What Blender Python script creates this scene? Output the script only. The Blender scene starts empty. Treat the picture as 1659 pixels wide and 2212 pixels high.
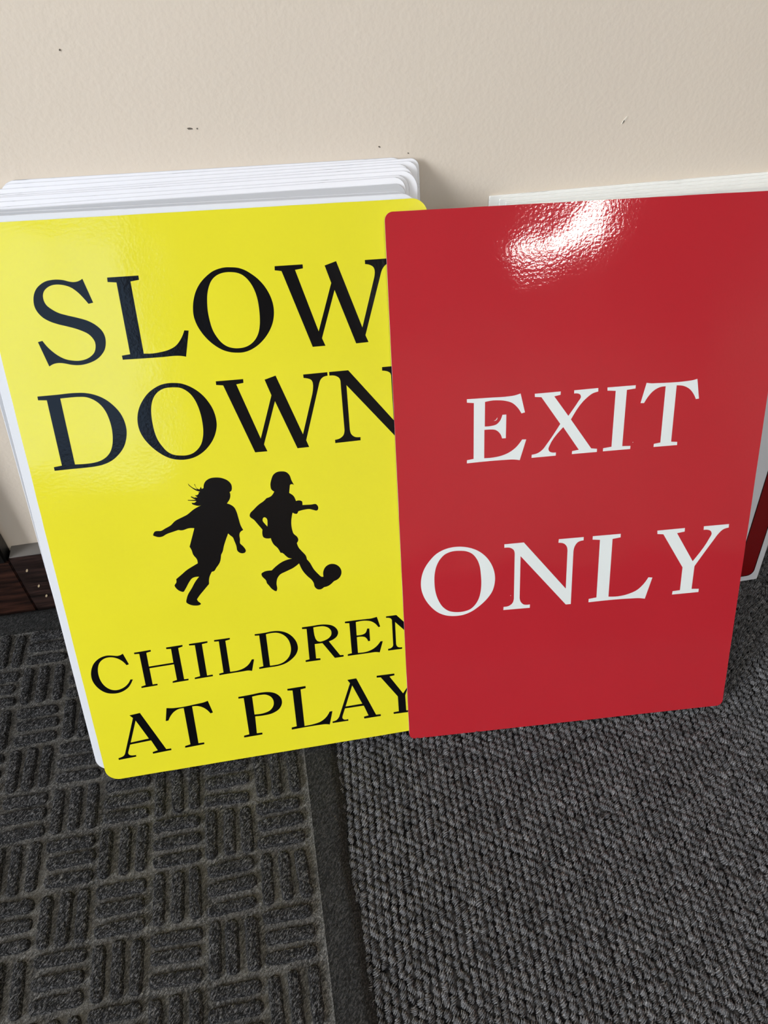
import bpy, bmesh, math, random
import numpy as np
from mathutils import Matrix, Vector

random.seed(7)
rng = np.random.default_rng(11)
scene = bpy.context.scene
COL = scene.collection

# ------------------------------------------------------------------ camera
cam_data = bpy.data.cameras.new('camera')
cam = bpy.data.objects.new('camera', cam_data)
COL.objects.link(cam)
cam_data.sensor_fit = 'VERTICAL'
cam_data.sensor_height = 24.0
cam_data.lens = 1576.918 / 2212.0 * 24.0
cam_data.clip_start = 0.02
cam_data.clip_end = 60.0
cam.matrix_world = Matrix((
    (0.98862, 0.10412, -0.10899, -0.09590),
    (-0.15049, 0.72267, -0.67462, -0.62780),
    (0.00852, 0.68331, 0.73009, 0.64170),
    (0, 0, 0, 1)))
scene.camera = cam

# ------------------------------------------------------------------ world, light, exposure
world = bpy.data.worlds.new('world')
scene.world = world
world.use_nodes = True
bg = world.node_tree.nodes['Background']
bg.inputs['Color'].default_value = (0.45, 0.68, 1.0, 1)
bg.inputs['Strength'].default_value = 2.8
scene.view_settings.view_transform = 'Standard'
scene.view_settings.look = 'None'
scene.view_settings.gamma = 1.0
scene.view_settings.use_curve_mapping = False
scene.view_settings.exposure = 0.18

DAYLIGHT_W = 118.0      # daylight through the window in the left wall
TUBE_STRENGTH = 48.0   # hanging fluorescents, the nearer one added
day = bpy.data.lights.new('daylight', 'AREA')
day.shape = 'RECTANGLE'
day.size = 1.5
day.size_y = 1.1
day.energy = DAYLIGHT_W
day.color = (0.94, 0.965, 1.0)
day_ob = bpy.data.objects.new('daylight', day)
COL.objects.link(day_ob)
day_ob.location = (-2.62, -1.80, 1.50)
day_ob.rotation_euler = (0, math.radians(-90), 0)

# ------------------------------------------------------------------ helpers
def link(o, parent=None):
    COL.objects.link(o)
    if parent is not None:
        o.parent = parent
    return o

def obj(name, me, m=None, parent=None):
    o = bpy.data.objects.new(name, me)
    if m is not None:
        me.materials.append(m)
    return link(o, parent)

def tag(o, label=None, cat=None, group=None, kind=None):
    if label: o['label'] = label
    if cat: o['category'] = cat
    if group: o['group'] = group
    if kind: o['kind'] = kind
    return o

def bm_mesh(bm, name, smooth=False):
    me = bpy.data.meshes.new(name)
    bmesh.ops.recalc_face_normals(bm, faces=bm.faces[:])
    bm.to_mesh(me)
    bm.free()
    if smooth:
        me.polygons.foreach_set('use_smooth', [True] * len(me.polygons))
    return me

def box(bm, x0, x1, y0, y1, z0, z1):
    v = [bm.verts.new((x, y, z)) for x in (x0, x1) for y in (y0, y1) for z in (z0, z1)]
    for f in ((0, 1, 3, 2), (4, 6, 7, 5), (0, 4, 5, 1), (2, 3, 7, 6), (0, 2, 6, 4), (1, 5, 7, 3)):
        bm.faces.new([v[i] for i in f])

def box_mesh(name, *d, bevel=0.0):
    bm = bmesh.new()
    box(bm, *d)
    if bevel:
        bmesh.ops.bevel(bm, geom=bm.edges[:], offset=bevel, segments=2, affect='EDGES')
    return bm_mesh(bm, name)

def prism(pts, z0, z1, name):
    """outline in the local xy plane, thickened along z"""
    bm = bmesh.new()
    lo = [bm.verts.new((x, y, z0)) for x, y in pts]
    hi = [bm.verts.new((x, y, z1)) for x, y in pts]
    bm.faces.new(hi)
    bm.faces.new(lo[::-1])
    n = len(pts)
    for i in range(n):
        bm.faces.new((lo[i], lo[(i + 1) % n], hi[(i + 1) % n], hi[i]))
    return bm_mesh(bm, name)

def chamfer_sheet(outer, inner, th, c):
    """thin sheet whose front rim is a narrow sheared chamfer; slot 0 faces, slot 1 cut rim"""
    bm = bmesh.new()
    n = len(outer)
    lo = [bm.verts.new((x, y, -th)) for x, y in outer]
    md = [bm.verts.new((x, y, -c)) for x, y in outer]
    hi = [bm.verts.new((x, y, 0)) for x, y in inner]
    bm.faces.new(hi)
    bm.faces.new(lo[::-1])
    for a, b in ((lo, md), (md, hi)):
        for i in range(n):
            f = bm.faces.new((a[i], a[(i + 1) % n], b[(i + 1) % n], b[i]))
            f.material_index = 1
    return bm_mesh(bm, 'sheet')

def round_rect(x0, y0, x1, y1, r, seg=8, wob=0.0):
    out = []
    for cx, cy, a in ((x1 - r, y1 - r, 0), (x0 + r, y1 - r, 90), (x0 + r, y0 + r, 180), (x1 - r, y0 + r, 270)):
        for k in range(seg + 1):
            t = math.radians(a + 90 * k / seg)
            out.append((cx + r * math.cos(t), cy + r * math.sin(t)))
    if wob:                                   # slightly ragged trimmed film edge
        res = []
        for i, (x, y) in enumerate(out):
            nx, ny = out[(i + 1) % len(out)]
            res.append((x, y))
            d = math.hypot(nx - x, ny - y)
            if d > 0.05:
                n = int(d / 0.012)
                ux, uy = (nx - x) / d, (ny - y) / d
                for k in range(1, n):
                    o = random.uniform(-1, 0.5) * wob
                    res.append((x + ux * d * k / n + uy * o, y + uy * d * k / n - ux * o))
        out = res
    return out

def frame_matrix(bl, e, u):
    e, u = Vector(e).normalized(), Vector(u).normalized()
    n = e.cross(u)
    m = Matrix.Identity(4)
    for i in range(3):
        m[i][0], m[i][1], m[i][2], m[i][3] = e[i], u[i], n[i], bl[i]
    return m

def catmull(path, steps=5):
    """'x,y x,y~ ...' in mm: plain points are corners, ~ points lie on smooth curves"""
    pts = []
    for t in path.split():
        s = t.endswith('~')
        x, y = t.rstrip('~').split(',')
        pts.append((float(x) / 1000, float(y) / 1000, s))
    n = len(pts)
    out = []
    for i in range(n):
        p1, p2 = pts[i], pts[(i + 1) % n]
        out.append((p1[0], p1[1]))
        if not (p1[2] or p2[2]):
            continue
        p0 = pts[i - 1] if p1[2] else None
        p3 = pts[(i + 2) % n] if p2[2] else None
        d = math.hypot(p2[0] - p1[0], p2[1] - p1[1])
        def tangent(a, b, c):
            d1 = math.hypot(b[0] - a[0], b[1] - a[1]) + 1e-9
            d2 = math.hypot(c[0] - b[0], c[1] - b[1]) + 1e-9
            return [((b[k] - a[k]) / d1 * d2 + (c[k] - b[k]) / d2 * d1) / (d1 + d2) for k in (0, 1)]
        m1 = tangent(p0, p1, p2) if p0 else None
        m2 = tangent(p1, p2, p3) if p3 else None
        ch = [(p2[k] - p1[k]) / (d + 1e-9) for k in (0, 1)]
        if m1 is None: m1 = [1.5 * ch[k] - 0.5 * m2[k] for k in (0, 1)]
        if m2 is None: m2 = [1.5 * ch[k] - 0.5 * m1[k] for k in (0, 1)]
        ns = max(2, min(steps, int(d / 0.0012)))
        for s in range(1, ns):
            t = s / ns
            h00, h10 = 2*t**3 - 3*t**2 + 1, t**3 - 2*t**2 + t
            h01, h11 = -2*t**3 + 3*t**2, t**3 - t**2
            out.append(tuple(h00*p1[k] + h10*m1[k]*d + h01*p2[k] + h11*m2[k]*d for k in (0, 1)))
    return out

def flat_shape(name, loops, z0, z1):
    """vinyl cut-out (outer loop plus holes) as a thin solid"""
    cu = bpy.data.curves.new(name, 'CURVE')
    cu.dimensions = '2D'
    cu.fill_mode = 'BOTH'
    cu.extrude = (z1 - z0) / 2
    for lp in loops:
        sp = cu.splines.new('POLY')
        sp.points.add(len(lp) - 1)
        for p, (x, y) in zip(sp.points, lp):
            p.co = (x, y, 0, 1)
        sp.use_cyclic_u = True
    tmp = bpy.data.objects.new(name, cu)
    COL.objects.link(tmp)
    dg = bpy.context.evaluated_depsgraph_get()
    me = bpy.data.meshes.new_from_object(tmp.evaluated_get(dg))
    bpy.data.objects.remove(tmp)
    bpy.data.curves.remove(cu)
    me.transform(Matrix.Translation((0, 0, (z0 + z1) / 2)))
    me.materials.clear()
    me.name = name
    return me

# ------------------------------------------------------------------ materials
def mat(name):
    m = bpy.data.materials.new(name)
    m.use_nodes = True
    nt = m.node_tree
    return m, nt, nt.nodes['Principled BSDF']

def node(nt, t, **kw):
    n = nt.nodes.new(t)
    for k, v in kw.items():
        if k in n.inputs.keys():
            n.inputs[k].default_value = v
        else:
            setattr(n, k, v)
    return n

def noise(nt, scale, detail=2.0, rough=0.5, coord='Object', rot=None, stretch=None, warp=0.0):
    if coord == 'Place':                       # position in the room: strokes keep one direction over all pieces
        src = node(nt, 'ShaderNodeNewGeometry').outputs['Position']
    else:
        src = node(nt, 'ShaderNodeTexCoord').outputs[coord]
    if stretch:
        mp = node(nt, 'ShaderNodeMapping')
        if rot: mp.inputs['Rotation'].default_value = rot
        mp.vector_type = 'POINT' if not rot else 'TEXTURE'
        mp.inputs['Scale'].default_value = stretch
        nt.links.new(src, mp.inputs['Vector'])
        src = mp.outputs['Vector']
    n = node(nt, 'ShaderNodeTexNoise')
    n.inputs['Scale'].default_value = scale
    n.inputs['Detail'].default_value = detail
    n.inputs['Roughness'].default_value = rough
    n.inputs['Distortion'].default_value = warp
    nt.links.new(src, n.inputs['Vector'])
    return n

def ramp(nt, fac, stops):
    r = node(nt, 'ShaderNodeValToRGB')
    el = r.color_ramp.elements
    while len(el) < len(stops):
        el.new(0.5)
    for e, (p, c) in zip(el, stops):
        e.position = p
        e.color = (*c, 1) if len(c) == 3 else c
    nt.links.new(fac, r.inputs['Fac'])
    return r

def bump(nt, bsdf, heights, chain=True):
    prev = None
    for h, strength, dist in heights:
        b = node(nt, 'ShaderNodeBump')
        b.inputs['Strength'].default_value = strength
        b.inputs['Distance'].default_value = dist
        nt.links.new(h, b.inputs['Height'])
        if prev: nt.links.new(prev.outputs['Normal'], b.inputs['Normal'])
        prev = b
    nt.links.new(prev.outputs['Normal'], bsdf.inputs['Normal'])

def srgb(r, g, b):
    f = lambda c: (c / 255) / 12.92 if c / 255 <= 0.04045 else ((c / 255 + 0.055) / 1.055) ** 2.4
    return (f(r), f(g), f(b))

def paint_wall():
    m, nt, b = mat('beige orange peel paint')
    n = noise(nt, 3.0, 2)
    c = srgb(227, 214, 197)
    r = ramp(nt, n.outputs['Fac'], [(0.3, tuple(x * 0.97 for x in c)), (0.7, tuple(min(1, x * 1.02) for x in c))])
    nt.links.new(r.outputs['Color'], b.inputs['Base Color'])
    b.inputs['Roughness'].default_value = 0.55
    n2 = noise(nt, 260, 2)
    n3 = noise(nt, 90, 1)
    bump(nt, b, [(n2.outputs['Fac'], 0.28, 0.0009), (n3.outputs['Fac'], 0.12, 0.0014)])
    return m

def simple(name, c, rough=0.6, spec=0.5):
    m, nt, b = mat(name)
    n = noise(nt, 40, 3)
    r = ramp(nt, n.outputs['Fac'], [(0.25, tuple(x * 0.93 for x in c)), (0.75, tuple(min(1, x * 1.05) for x in c))])
    nt.links.new(r.outputs['Color'], b.inputs['Base Color'])
    b.inputs['Roughness'].default_value = rough
    b.inputs['Specular IOR Level'].default_value = spec
    return m

def film(name, c, rough=0.12, wrinkle=0.35, var=0.02, spec=0.5):
    """glossy printed vinyl laminated onto the sign: fine orange peel plus slow waviness"""
    m, nt, b = mat(name)
    n = noise(nt, 9, 2)
    r = ramp(nt, n.outputs['Fac'], [(0.3, tuple(x * (1 - var) for x in c)), (0.7, tuple(min(1, x * (1 + var)) for x in c))])
    nt.links.new(r.outputs['Color'], b.inputs['Base Color'])
    b.inputs['Roughness'].default_value = rough
    b.inputs['Specular IOR Level'].default_value = spec
    fine = noise(nt, 420, 2)
    mid = noise(nt, 110, 2, stretch=(1.0, 0.7, 1.0))
    slow = noise(nt, 13, 1)
    bump(nt, b, [(slow.outputs['Fac'], 0.6 * wrinkle, 0.005), (mid.outputs['Fac'], 0.3 * wrinkle, 0.0003), (fine.outputs['Fac'], wrinkle, 0.00012)])
    return m

def sheet_white(name, c, rough=0.3, edge=0.0):
    m, nt, b = mat(name)
    st = noise(nt, 60, 4, 0.7, stretch=(0.35, 6, 6))
    r = ramp(nt, st.outputs['Fac'], [(0.29, tuple(x * (0.35 if edge else 0.93) for x in c)), (0.36, c), (0.8, c)])
    nt.links.new(r.outputs['Color'], b.inputs['Base Color'])
    b.inputs['Roughness'].default_value = rough
    n2 = noise(nt, 300, 2)
    bump(nt, b, [(n2.outputs['Fac'], 0.08, 0.0004)])
    return m

def wood_dark(name, a, bcol, rough=0.4):
    m, nt, b = mat(name)
    n = noise(nt, 14, 5, 0.65, stretch=(1.0, 6, 9))
    r = ramp(nt, n.outputs['Fac'], [(0.36, a), (0.52, tuple(0.7 * x + 0.3 * y for x, y in zip(a, bcol))), (0.68, bcol)])
    nt.links.new(r.outputs['Color'], b.inputs['Base Color'])
    b.inputs['Roughness'].default_value = rough
    bump(nt, b, [(n.outputs['Fac'], 0.3, 0.002)])
    return m

def carpet_yarn():
    m, nt, b = mat('charcoal loop pile yarn')
    at = node(nt, 'ShaderNodeAttribute')
    at.attribute_name = 'tone'
    n = noise(nt, 620, 4, 0.7, warp=2.2)
    ply = noise(nt, 520, 2, 0.6, stretch=(1, 1, 1))
    r = ramp(nt, n.outputs['Fac'], [(0.34, srgb(78, 78, 81)), (0.50, srgb(129, 129, 131)), (0.68, srgb(196, 195, 195))])
    mx = node(nt, 'ShaderNodeMix', data_type='RGBA', blend_type='MULTIPLY')
    mx.inputs[0].default_value = 1.0
    nt.links.new(r.outputs['Color'], mx.inputs[6])
    nt.links.new(at.outputs['Color'], mx.inputs[7])
    nt.links.new(mx.outputs[2], b.inputs['Base Color'])
    b.inputs['Roughness'].default_value = 1.0
    b.inputs['Specular IOR Level'].default_value = 0.1
    bump(nt, b, [(ply.outputs['Fac'], 0.9, 0.0020), (n.outputs['Fac'], 1.0, 0.0012)])
    return m

def carpet_ground():
    m, nt, b = mat('charcoal carpet ground')
    v = node(nt, 'ShaderNodeTexVoronoi')
    v.inputs['Scale'].default_value = 165
    tc = node(nt, 'ShaderNodeTexCoord')
    nt.links.new(tc.outputs['Object'], v.inputs['Vector'])
    r = ramp(nt, v.outputs['Distance'], [(0.0, srgb(98, 98, 99)), (0.7, srgb(30, 30, 32))])
    nt.links.new(r.outputs['Color'], b.inputs['Base Color'])
    b.inputs['Roughness'].default_value = 1.0
    b.inputs['Specular IOR Level'].default_value = 0.1
    inv = node(nt, 'ShaderNodeMath', operation='SUBTRACT')
    inv.inputs[0].default_value = 1.0
    nt.links.new(v.outputs['Distance'], inv.inputs[1])
    bump(nt, b, [(inv.outputs[0], 1.0, 0.004)])
    return m

def mat_fuzz(name, dark, mid, light, dust=None, b1=1.0):
    """needle-punched fibre surface of the door mat"""
    m, nt, b = mat(name)
    n = noise(nt, 1000, 3, 0.65, coord='Place', rot=(0, 0, math.radians(52)), stretch=(3.0, 1.0, 1.0), warp=0.6)
    r = ramp(nt, n.outputs['Fac'], [(0.36, dark), (0.50, mid), (0.66, light)])
    col = r.outputs['Color']
    if dust:
        d = noise(nt, 22, 4, 0.6)
        dr = ramp(nt, d.outputs['Fac'], [(0.45, (0, 0, 0)), (0.75, (0.6, 0.6, 0.6))])
        mx = node(nt, 'ShaderNodeMix', data_type='RGBA')
        nt.links.new(dr.outputs['Color'], mx.inputs[0])
        nt.links.new(col, mx.inputs[6])
        mx.inputs[7].default_value = (*dust, 1)
        col = mx.outputs[2]
    # stray pale grit
    g = node(nt, 'ShaderNodeTexVoronoi')
    g.inputs['Scale'].default_value = 170
    tc = node(nt, 'ShaderNodeTexCoord')
    nt.links.new(tc.outputs['Object'], g.inputs['Vector'])
    gm = node(nt, 'ShaderNodeMath', operation='LESS_THAN')
    nt.links.new(g.outputs['Distance'], gm.inputs[0])
    gm.inputs[1].default_value = 0.07
    gp = noise(nt, 60, 1)
    gg = node(nt, 'ShaderNodeMath', operation='GREATER_THAN')
    nt.links.new(gp.outputs['Fac'], gg.inputs[0])
    gg.inputs[1].default_value = 0.66
    gx = node(nt, 'ShaderNodeMath', operation='MULTIPLY')
    nt.links.new(gm.outputs[0], gx.inputs[0])
    nt.links.new(gg.outputs[0], gx.inputs[1])
    m2 = node(nt, 'ShaderNodeMix', data_type='RGBA')
    nt.links.new(gx.outputs[0], m2.inputs[0])
    nt.links.new(col, m2.inputs[6])
    m2.inputs[7].default_value = (*srgb(185, 178, 160), 1)
    nt.links.new(m2.outputs[2], b.inputs['Base Color'])
    b.inputs['Roughness'].default_value = 0.95
    b.inputs['Specular IOR Level'].default_value = 0.2
    big = noise(nt, 330, 3, 0.6)
    bump(nt, b, [(big.outputs['Fac'], 1.0 * b1, 0.0024), (n.outputs['Fac'], 1.0 * b1, 0.0014)])
    return m

def glow(name, c, s):
    m, nt, b = mat(name)
    b.inputs['Base Color'].default_value = (0.8, 0.8, 0.8, 1)
    b.inputs['Emission Color'].default_value = (*c, 1)
    b.inputs['Emission Strength'].default_value = s
    return m

def glass():
    m, nt, b = mat('window glass')
    b.inputs['Base Color'].default_value = (1, 1, 1, 1)
    b.inputs['Roughness'].default_value = 0.0
    b.inputs['Transmission Weight'].default_value = 1.0
    b.inputs['IOR'].default_value = 1.01
    return m

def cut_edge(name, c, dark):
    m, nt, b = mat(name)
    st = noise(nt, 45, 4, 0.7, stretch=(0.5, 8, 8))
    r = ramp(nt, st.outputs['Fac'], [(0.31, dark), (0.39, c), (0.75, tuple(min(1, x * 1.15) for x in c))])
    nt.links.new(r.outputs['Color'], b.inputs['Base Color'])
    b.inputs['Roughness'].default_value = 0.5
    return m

M = dict(
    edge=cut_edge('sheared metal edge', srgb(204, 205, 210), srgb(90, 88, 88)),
    pale_edge=cut_edge('pale plastic edge', srgb(238, 238, 234), srgb(205, 204, 199)),
    wall=paint_wall(),
    far_wall=simple('taupe far wall paint', srgb(192, 180, 165), 0.7),
    ceil=simple('white ceiling', srgb(226, 224, 218), 0.9),
    yellow=film('yellow vinyl film', srgb(226, 217, 44), 0.10, 0.35),
    red=film('red vinyl film', srgb(174, 36, 45), 0.06, 0.4),
    black=film('black vinyl', (0.003, 0.003, 0.004), 0.14, 0.45, spec=0.2),
    ink=film('warm black print', (0.005, 0.0042, 0.0042), 0.22, 0.2, spec=0.2),
    white_letter=film('white vinyl', srgb(218, 223, 221), 0.25, 0.15),
    panel=sheet_white('white sign panel', srgb(217, 219, 223), 0.35, 0.0),
    blank=sheet_white('white sign blank', srgb(231, 231, 235), 0.3, 0.0),
    alu=sheet_white('brushed grey aluminium blank', srgb(180, 181, 184), 0.35, 0.0),
    plastic=sheet_white('white corrugated plastic', srgb(243, 243, 238), 0.4, 0.0),
    dark_red=film('dark red vinyl', srgb(118, 1, 5), 0.3, 0.15),
    wood=wood_dark('dark stained baseboard wood', srgb(12, 8, 7), srgb(64, 45, 40)),
    casing=wood_dark('near black door casing', srgb(8, 7, 7), srgb(22, 18, 17)),
    plinth=wood_dark('reddish brown plinth wood', srgb(6, 3, 3), srgb(66, 39, 29)),
    dusty=simple('dusty grey ledge', srgb(112, 108, 103), 0.9),
    putty=simple('pale tan putty', srgb(180, 160, 128), 0.8),
    yarn=carpet_yarn(),
    ground=carpet_ground(),
    bars=mat_fuzz('charcoal fibre ribs', srgb(8, 8, 9), srgb(34, 34, 35), srgb(112, 111, 111)),
    matbase=mat_fuzz('dusty fibre mat base', srgb(44, 44, 43), srgb(80, 79, 77), srgb(130, 128, 124), dust=srgb(112, 109, 102)),
    border=mat_fuzz('flat rubbery mat border', srgb(18, 18, 18), srgb(37, 37, 37), srgb(68, 67, 66), b1=0.6),
    scuff_shade=simple('dark scuff', srgb(105, 95, 85), 0.8),
    chip=simple('pale paint chip', srgb(235, 228, 214), 0.8),
    frame_white=simple('white painted frame', srgb(225, 225, 222), 0.5),
    tube=glow('fluorescent diffuser', (1.0, 0.96, 0.90), TUBE_STRENGTH),
    glass=glass(),
)

# ------------------------------------------------------------------ the room
WALL_Y = -0.085                      # wall plane near x = 0
WM = Matrix.Translation((-0.39, -0.1055, 0)) @ Matrix.Rotation(math.atan(0.05), 4, 'Z')   # the wall's own frame: x along it, y into it
X0, X1, YF, ZC = -2.6, 3.4, -6.8, 4.0

tag(obj('floor', box_mesh('floor', X0, X1, YF, 0.25, -0.05, -0.0055), M['ground']), kind='structure')
wall = tag(obj('wall_back', box_mesh('wall_back', -2.4, 4.0, 0, 0.12, -0.05, ZC), M['wall']), kind='structure')
wall.matrix_world = WM
tag(obj('wall_right', box_mesh('wall_right', X1, X1 + 0.1, YF, 0.09, -0.05, ZC), M['far_wall']), kind='structure')
tag(obj('ceiling', box_mesh('ceiling', X0 - 0.1, X1 + 0.1, YF - 0.1, 0.25, ZC, ZC + 0.1), M['ceil']), kind='structure')

def wall_with_opening(name, axis, a0, a1, o0, o1, z0, z1, pos, thick):
    bm = bmesh.new()
    for lo, hi, b, t in ((a0, o0, -0.05, ZC), (o1, a1, -0.05, ZC), (o0, o1, -0.05, z0), (o0, o1, z1, ZC)):
        if axis == 'y': box(bm, pos - thick, pos, lo, hi, b, t)
        else: box(bm, lo, hi, pos - thick, pos, b, t)
    return tag(obj(name, bm_mesh(bm, name), M['far_wall']), kind='structure')

wall_with_opening('wall_left', 'y', YF, -0.2, -2.40, -1.20, 0.70, 2.30, X0, 0.1)
wall_with_opening('wall_front', 'x', X0, X1, -2.50, -0.80, 1.25, 3.90, YF, 0.1)

def window(name, axis, o0, o1, z0, z1, pos):
    w = tag(link(bpy.data.objects.new(name, None)), kind='structure')
    w.location = (pos, (o0 + o1) / 2, z0) if axis == 'y' else ((o0 + o1) / 2, pos, z0)
    half, hh, f = (o1 - o0) / 2, z1 - z0, 0.05
    for a, b, c, d in ((-half, -half + f, 0, hh), (half - f, half, 0, hh), (-half + f, half - f, 0, f), (-half + f, half - f, hh - f, hh), (-f / 2, f / 2, f, hh - f)):
        dims = (-0.07, -0.02, a, b, c, d) if axis == 'y' else (a, b, -0.07, -0.02, c, d)
        obj('window_frame', box_mesh('window_frame', *dims), M['frame_white'], w)
    for s in (-1, 1):
        a, b = sorted((s * f / 2, s * (half - f)))
        dims = (-0.05, -0.045, a, b, f, hh - f) if axis == 'y' else (a, b, -0.05, -0.045, f, hh - f)
        obj('pane', box_mesh('pane', *dims), M['glass'], w)
    return w
window('window_1', 'y', -2.40, -1.20, 0.70, 2.30, X0)
window('window_2', 'x', -2.50, -0.80, 1.25, 3.90, YF)

# baseboard: dark board with a dusty grey top ledge, door casing at its left end
SEAM = 0.0015
base = tag(obj('baseboard_back', box_mesh('baseboard_back', SEAM, 3.8, -0.0165, 0, -0.0045, 0.0832, bevel=0.0012), M['wood']), kind='structure')
base.matrix_world = WM
obj('ledge', box_mesh('ledge', SEAM + 0.001, 3.8, -0.0157, 0, 0.0832, 0.0843, bevel=0.0003), M['dusty'], base)
for x, z in ((0.0125, 0.063), (0.0155, 0.037), (0.0175, 0.0195)):
    bm = bmesh.new()
    bmesh.ops.create_circle(bm, cap_ends=True, segments=10, radius=0.0019)
    ex = bmesh.ops.extrude_face_region(bm, geom=bm.faces[:])
    bmesh.ops.translate(bm, vec=(0, 0, 0.0008), verts=[v for v in ex['geom'] if isinstance(v, bmesh.types.BMVert)])
    bmesh.ops.scale(bm, vec=(0.5, 1.1, 1), verts=bm.verts[:])
    bmesh.ops.rotate(bm, cent=(0, 0, 0), matrix=Matrix.Rotation(math.radians(90), 3, 'X') @ Matrix.Rotation(-0.5, 3, 'Z'), verts=bm.verts[:])
    o = obj('nail_filler', bm_mesh(bm, 'nail_filler'), M['putty'], base)
    o.location = (x, -0.0163, z)

casing = tag(link(bpy.data.objects.new('trim_1', None)), kind='structure')
casing.matrix_world = WM @ Matrix.Translation((SEAM - 0.045, 0, 0))
obj('casing_board', box_mesh('casing_board', -0.050, 0.0435, -0.019, 0, 0.079, 2.10, bevel=0.002), M['casing'], casing)
obj('plinth_block', box_mesh('plinth_block', -0.052, 0.0445, -0.0165, 0, -0.0045, 0.079, bevel=0.0012), M['plinth'], casing)

# marks on the wall paint
def mark(name, u, z, w, h, ang, m):
    pts = [(math.cos(t) * w * random.uniform(0.75, 1.1), math.sin(t) * h * random.uniform(0.7, 1.2)) for t in [k * math.tau / 12 for k in range(12)]]
    me = prism(pts, 0, 0.0004, name)
    o = obj(name, me, m, wall)
    o.matrix_local = Matrix.Translation((u, 0, z)) @ Matrix.Rotation(math.radians(90), 4, 'X') @ Matrix.Rotation(ang, 4, 'Z')
    return o
MARKS = [(0.2459, 0.4593, 0.0021, 0.0006, -0.13, 'scuff_shade'), (0.2507, 0.459, 0.0006, 0.0005, -0.303, 'scuff_shade'), (0.5613, 0.446, 0.0033, 0.0006, 0.984, 'chip'), (0.5606, 0.4449, 0.0015, 0.0005, 1.2, 'scuff_shade'), (0.3753, 0.4392, 0.0009, 0.0005, -0.414, 'scuff_shade'), (0.1773, 0.5083, 0.0006, 0.0007, -0.741, 'scuff_shade'), (0.3967, 0.4334, 0.0007, 0.0004, -0.29, 'scuff_shade')]  # the dark stroke on the chip paints its shaded part; other dark ones are scuffs
for u, z, w, h, a, k in MARKS:
    mark('scuff_or_shade_mark' if k == 'scuff_shade' else 'paint_chip', u, z, w, h, a, M[k])

# suspended fluorescents behind the camera (right one mirrors in the red sign, nearer one is added)
def troffer(x, y, z, rz, label):
    t = tag(link(bpy.data.objects.new('pendant_light', None)), label, 'pendant light', 'suspended fluorescent fixtures')
    t.location = (x, y, z)
    t.rotation_euler = (0, 0, rz)
    w, l = 0.13, 0.52
    bm = bmesh.new()
    box(bm, -w - 0.03, -w, -l - 0.03, l + 0.03, -0.02, 0.06)
    box(bm, w, w + 0.03, -l - 0.03, l + 0.03, -0.02, 0.06)
    box(bm, -w, w, -l - 0.03, -l, -0.02, 0.06)
    box(bm, -w, w, l, l + 0.03, -0.02, 0.06)
    box(bm, -w, w, -l, l, 0.02, 0.06)
    obj('housing', bm_mesh(bm, 'housing'), M['frame_white'], t)
    obj('diffuser', box_mesh('diffuser', -w, w, -l, l, -0.012, 0.018), M['tube'], t)
    for s in (-1, 1):
        obj('rod', box_mesh('rod', -0.005, 0.005, s * 0.5 - 0.005, s * 0.5 + 0.005, 0.06, ZC - z), M['frame_white'], t)
troffer(1.66, -4.98, 2.50, math.radians(-11), 'suspended fluorescent light far behind the camera on the right')
troffer(0.5, -3.4, 2.9, 0, 'added fluorescent light nearer the wall')  # unseen extra lamp, added to brighten the wall

# ------------------------------------------------------------------ door mat with basket-weave ribs
GX, GY, GA, CELL = -0.40381, -0.39230, 0.0315, 0.0435
mat_root = tag(link(bpy.data.objects.new('door_mat', None)), 'charcoal ribbed door mat with basket-weave bars on the left', 'door mat')
mat_root.matrix_world = Matrix.Translation((GX, GY, -0.0022)) @ Matrix.Rotation(GA, 4, 'Z')
# local x to the right, y towards the wall; cell (i, j) sits at (i*CELL, -j*CELL)
MX0, MX1 = -5.0 * CELL, 6.5 * CELL + 0.0345
MY0, MY1 = -8.0 * CELL, 0.2715
IX1, IY1 = 6.5 * CELL + 0.0035, 5.45 * CELL
def mat_height(x, y):
    dx, dy = MX1 - x, MY1 - y
    d = min(dx, dy)
    if d < 0.010: return -0.0022 + 0.0068 * math.sin(min(1, d / 0.010) * math.pi / 2)
    if x > IX1 or y > IY1: return 0.0046
    return 0.0030
xs = list(np.arange(MX0, IX1 - 0.001, 0.004)) + [IX1, IX1 + 0.0015] + list(np.linspace(IX1 + 0.005, MX1, 13))
ys = list(np.arange(MY0, IY1 - 0.001, 0.004)) + [IY1, IY1 + 0.0015] + list(np.linspace(IY1 + 0.004, MY1, 9))
def mat_plate(name, keep, m):
    idx, vs, fs = {}, [], []
    def vid(i, j):
        if (i, j) not in idx:
            x, y = xs[i], ys[j]
            wob = 0.0018 * math.sin(y * 34) + 0.0012 * math.sin(y * 71 + 1)
            edge = max(0.0, (x - IX1) / (MX1 - IX1))
            idx[(i, j)] = len(vs)
            vs.append((x + wob * edge, y, mat_height(x, y) + rng.normal(0, 0.00022)))
        return idx[(i, j)]
    for i in range(len(xs) - 1):
        for j in range(len(ys) - 1):
            if keep((xs[i] + xs[i + 1]) / 2, (ys[j] + ys[j + 1]) / 2):
                fs.append((vid(i, j), vid(i + 1, j), vid(i + 1, j + 1), vid(i, j + 1)))
    me = bpy.data.meshes.new(name)
    me.from_pydata(vs, [], fs)
    me.polygons.foreach_set('use_smooth', [True] * len(me.polygons))
    return obj(name, me, m, mat_root)
inner = lambda x, y: x < IX1 + 0.0008 and y < IY1 + 0.0008
mat_plate('fibre_base', inner, M['matbase'])
mat_plate('border', lambda x, y: not inner(x, y), M['border'])

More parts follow.
